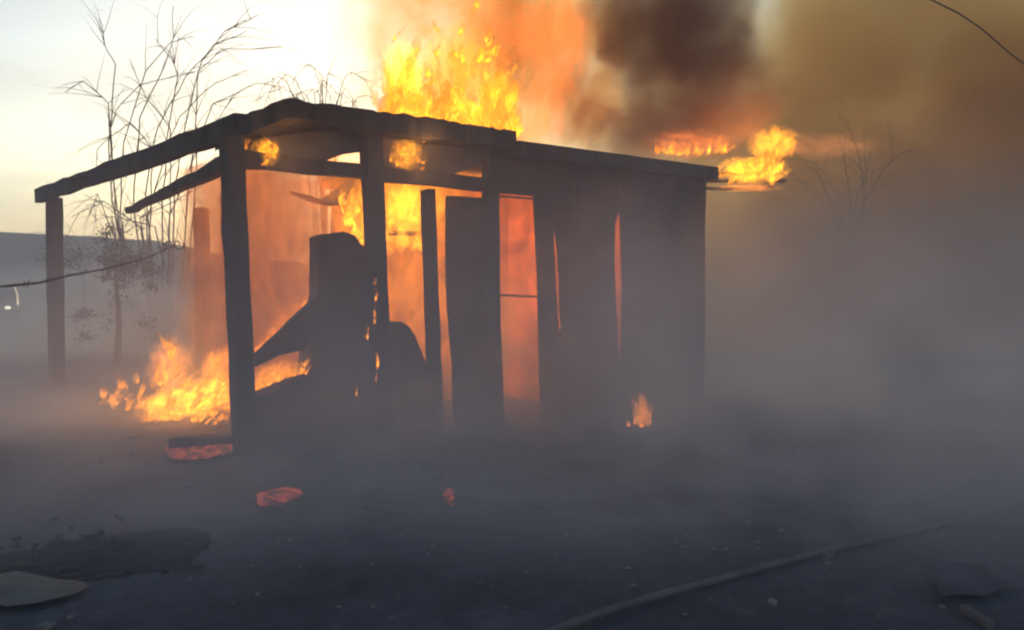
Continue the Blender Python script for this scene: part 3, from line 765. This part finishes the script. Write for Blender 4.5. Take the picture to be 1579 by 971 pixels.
bm = bmesh.new(); rr = random.Random(14)
for i in range(95):
    if i < 70: g = gnd(rr.gauss(130, 90), rr.gauss(856, 22))
    else: g = gnd(rr.uniform(120, 900), rr.uniform(640, 800))
    L = rr.uniform(.03, .16)*(1 if i < 70 else .8); aa = rr.uniform(0, 6.28); dv = Vector((math.cos(aa), math.sin(aa), rr.gauss(0, .15)))*L
    add_beam(bm, g + Z*(ground_height(g.x, g.y) + .02), g + dv + Z*(ground_height(g.x, g.y) + .03), rr.uniform(.012, .035), rr.uniform(.008, .02), seg=2, rough=.006)
tag(link_mesh('charred_debris', bm, M['char']), kind='stuff')
# far car at the left edge
cc = at(-14, 470, 30); car = empty('parked_car', (cc.x, 30, 0), R(-62)); tag(car, 'dark parked car blurred in the smoke at the far left edge', 'car')
def car_body():
    bm = bmesh.new()
    side = [(-2.1, .35), (-2.15, .75), (-1.95, .9), (-1.3, .98), (-.75, 1.4), (.45, 1.43), (1.05, 1.0), (1.85, .88), (2.1, .7), (2.12, .35)]
    L = [bm.verts.new((x, -.82 + (.12 if z > 1.1 else 0), z)) for x, z in side]; Rr = [bm.verts.new((x, .82 - (.12 if z > 1.1 else 0), z)) for x, z in side]
    bm.faces.new(L[::-1]); bm.faces.new(Rr)
    for i in range(len(side)): bm.faces.new((L[i], L[(i+1) % len(side)], Rr[(i+1) % len(side)], Rr[i]))
    bmesh.ops.bevel(bm, geom=list(bm.edges), offset=.05, segments=2, affect='EDGES')
    return bm
link_mesh('body', car_body(), M['carpaint'], car, True)
bm = bmesh.new(); v = [bm.verts.new(q) for q in ((.55, -.6, 1.36), (.55, .6, 1.36), (1.02, .68, 1.03), (1.02, -.68, 1.03))]; bm.faces.new(v)
r = bmesh.ops.extrude_face_region(bm, geom=bm.faces[:]); bmesh.ops.translate(bm, vec=(.03, 0, .03), verts=[x for x in r['geom'] if isinstance(x, bmesh.types.BMVert)])
link_mesh('windscreen', bm, M['glass'], car)
for sy in (-1, 1):
    bm = bmesh.new(); bmesh.ops.create_uvsphere(bm, u_segments=10, v_segments=6, radius=1, matrix=Matrix.Translation((2.08, sy*.58, .68)) @ Matrix.Diagonal((.05, .10, .06, 1))); link_mesh('headlight', bm, M['lamp'], car)
    for sx in (-1.3, 1.3):
        bm = bmesh.new(); bmesh.ops.create_cone(bm, cap_ends=True, segments=18, radius1=.32, radius2=.32, depth=.2, matrix=Matrix.Translation((sx, sy*.76, .32)) @ Matrix.Rotation(math.pi/2, 4, 'X')); w = link_mesh('wheel', bm, M['rubber'], car)
        bm = bmesh.new(); bmesh.ops.create_cone(bm, cap_ends=True, segments=14, radius1=.19, radius2=.17, depth=.22, matrix=Matrix.Translation((sx, sy*.77, .32)) @ Matrix.Rotation(math.pi/2, 4, 'X')); link_mesh('rim', bm, M['tin'], w)

# ================================================================== SMOKE
def smoke(name, loc, scale, mat, rot=(0, 0, 0)):
    return tag(hull(name, loc, scale, mat, rot), kind='stuff')
def billow(nscale, off, stretch=(1, 1, 1.2), rag=.5, a0=.86, a1=.55, detail=6, base=.35):
    def fn(a):
        c = a.coord('Object'); ln = a.n('VectorMath', operation='LENGTH'); a.link(c, ln.inputs[0])
        f = a.noise(a.mapping(c, stretch, off), nscale, detail, .58, .5)
        r = a.math('ADD', ln.outputs['Value'], a.math('MULTIPLY', a.math('SUBTRACT', .5, f), rag*2))
        fall = a.math('MULTIPLY', a.mapr(r, a0, a1, 0, 1, True), a.mapr(ln.outputs['Value'], 1.0, .82, 0, 1, True))
        return a.math('MULTIPLY', fall, a.mapr(f, .3, .65, base, 1))
    return fn
# dark column rising from the closed part's roof, in rolling billows
for px, py, Y, sx, sy, sz, dn, off, sc in (
    (975, 215, 12.0, .72, .6, .60, 3.4, 1, (.22, .14, .11)), (1040, 150, 12.3, 1.05, .8, 1.0, 3.2, 2, (.17, .115, .09)), (1125, 140, 12.4, 1.05, .8, .95, 3.0, 3, (.20, .13, .10)), (1080, 205, 12.9, 1.1, .7, .5, 2.4, 7, (.2, .13, .1)),
    (1000, 40, 12.5, 1.15, 1.0, 1.3, 4.0, 4, (.16, .11, .09)), (1085, 30, 12.8, 1.0, 1.0, 1.4, 3.8, 5, (.18, .125, .10)), (1030, -130, 12.8, 1.3, 1.1, 1.4, 3.6, 6, (.16, .11, .09))):
    smoke('smoke_column', at(px, py, Y), (sx, sy, sz), smoke_mat('dark_smoke', billow(1.7, (off*3, off, off*2)), sc, dn, (.45, .32, .24), dn*.8, .2))
# tan bank behind and right, reaching the ground
c = at(1470, 360, 24)
smoke('smoke_bank', c, (11.5, 9, 11.0), smoke_mat('tan_smoke', puff(3.0, .36, .64, (1.2, 1, 1), 6, .5, (2, 2, 5), .7, .22, .4), (.38, .35, .245), .62, (.83, .68, .36), .95, .45))
smoke('smoke_bank', at(1430, 450, 19), (8.5, 4.5, 3.4), smoke_mat('low_bank_smoke', puff(3.0, .36, .64, (1.2, 1, 1), 6, .45, (7, 2, 1), .7, .3, .35), (.36, .34, .27), 1.0, (.8, .68, .42), .8, .3))
# pale lit smoke over the roof fire
c = at(800, 40, 14.5)
smoke('smoke_veil', c, (3.6, 2.2, 3.4), smoke_mat('pale_smoke', puff(3.2, .36, .62, (1, 1, .7), 6, .8, (8, 1, 5), 1.2, .05, .6), (.85, .66, .4), .5, (.96, .70, .22), 1.5, .5))
for px, py, Y, sx, sz, off in ((905, 120, 12.2, .75, 1.3, 1), (800, 70, 12.6, .9, 1.2, 2), (930, 190, 12.0, .6, .5, 3), (880, 165, 11.8, .6, .7, 4)):
    smoke('smoke_veil', at(px, py, Y), (sx, .7, sz), smoke_mat('tawny_smoke', billow(2.2, (off*3, off, 7), (1, 1, .8), .55, .9, .45, 6, .1), (.6, .45, .3), 1.1, (.86, .58, .28), 1.9, .3))
# brown smoke hanging against the closed wall
for px, py, Y, sx, sz, off in ((930, 400, 8.9, 1.0, 1.1, 1), (1085, 470, 9.7, 1.5, 1.3, 2), (1110, 400, 10.3, .8, 1.3, 5), (850, 570, 8.0, 1.1, .7, 3), (600, 640, 7.0, 1.3, .5, 4)):
    smoke('wall_smoke', at(px, py, Y), (sx, .5, sz), smoke_mat('wall_smoke', puff(2.0, .34, .64, (1, 1, 1), 5, .8, (off*4, off, 3), .8, .15, .4), (.47, .345, .285), 1.15, (.5, .4, .3), .25, .1))
# smoke low over the ground round the shed
def low_fn(a):
    c = a.coord('Object'); x, y, z = a.xyz(c)
    h = a.mapr(z, -1, .95, 1, 0, False)
    e = a.math('MULTIPLY', a.mapr(a.math('ABSOLUTE', y), 1, .6, 0, 1, True), a.mapr(a.math('ABSOLUTE', x), 1, .8, 0, 1, True))
    n = a.mapr(a.noise(a.mapping(c, (6, 2.4, .9), (1, 5, 2)), 1.2, 5, .6, .8), .36, .62, .12, 1)
    right = a.math('MULTIPLY', a.mapr(x, -.42, .1, .35, 1.0, True), a.mapr(x, .15, .4, 1.0, .55, True))
    return a.math('MULTIPLY', a.math('MULTIPLY', a.math('MULTIPLY', a.math('POWER', h, 2.3), e), n), right)
bm = bmesh.new(); bmesh.ops.create_cube(bm, size=2)
o = link_mesh('ground_smoke', bm, smoke_mat('low_smoke', low_fn, (.34, .385, .50), 1.25, (.5, .5, .5), .12, .1)); o.location = (0, 8.6, 1.75); o.scale = (13, 5.6, 1.8); tag(o, kind='stuff')
c = at(140, 585, 17.0)
smoke('drifting_smoke', c, (7.0, 3.6, 2.9), smoke_mat('grey_smoke', puff(1.5, .32, .66, (1, 1, 1.2), 4, 1.0, (3, 8, 5), .6, .25), (.48, .54, .66), .6, (.6, .6, .6), .05, .1))

c = at(70, 660, 8.2)
smoke('drifting_smoke', c, (1.7, 1.2, .75), smoke_mat('blue_smoke', puff(1.8, .32, .66, (1, 1, 1.4), 5, .9, (1, 8, 2), .8, .15, .45), (.58, .66, .86), .8, (.6, .6, .6), .05, .0))
c = at(640, 800, 4.9)
smoke('drifting_smoke', c, (2.6, .8, .42), smoke_mat('thin_smoke', puff(2.2, .40, .66, (1.4, 1, 1.2), 5, .9, (4, 8, 2), .8, .0, .5), (.56, .62, .80), .34, (.6, .6, .6), .05, .0))

# haze filling the air
a = NT('haze'); pv = a.n('VolumePrincipled'); pv.inputs['Color'].default_value = (.80, .86, .95, 1); pv.inputs['Density'].default_value = .005; pv.inputs['Anisotropy'].default_value = .0
a.link(pv.outputs[0], a.out.inputs['Volume'])
bm = bmesh.new(); bmesh.ops.create_cube(bm, size=2)
o = link_mesh('haze', bm, a.m); o.location = (0, 70, 5.5); o.scale = (160, 100, 6.7); tag(o, kind='stuff')
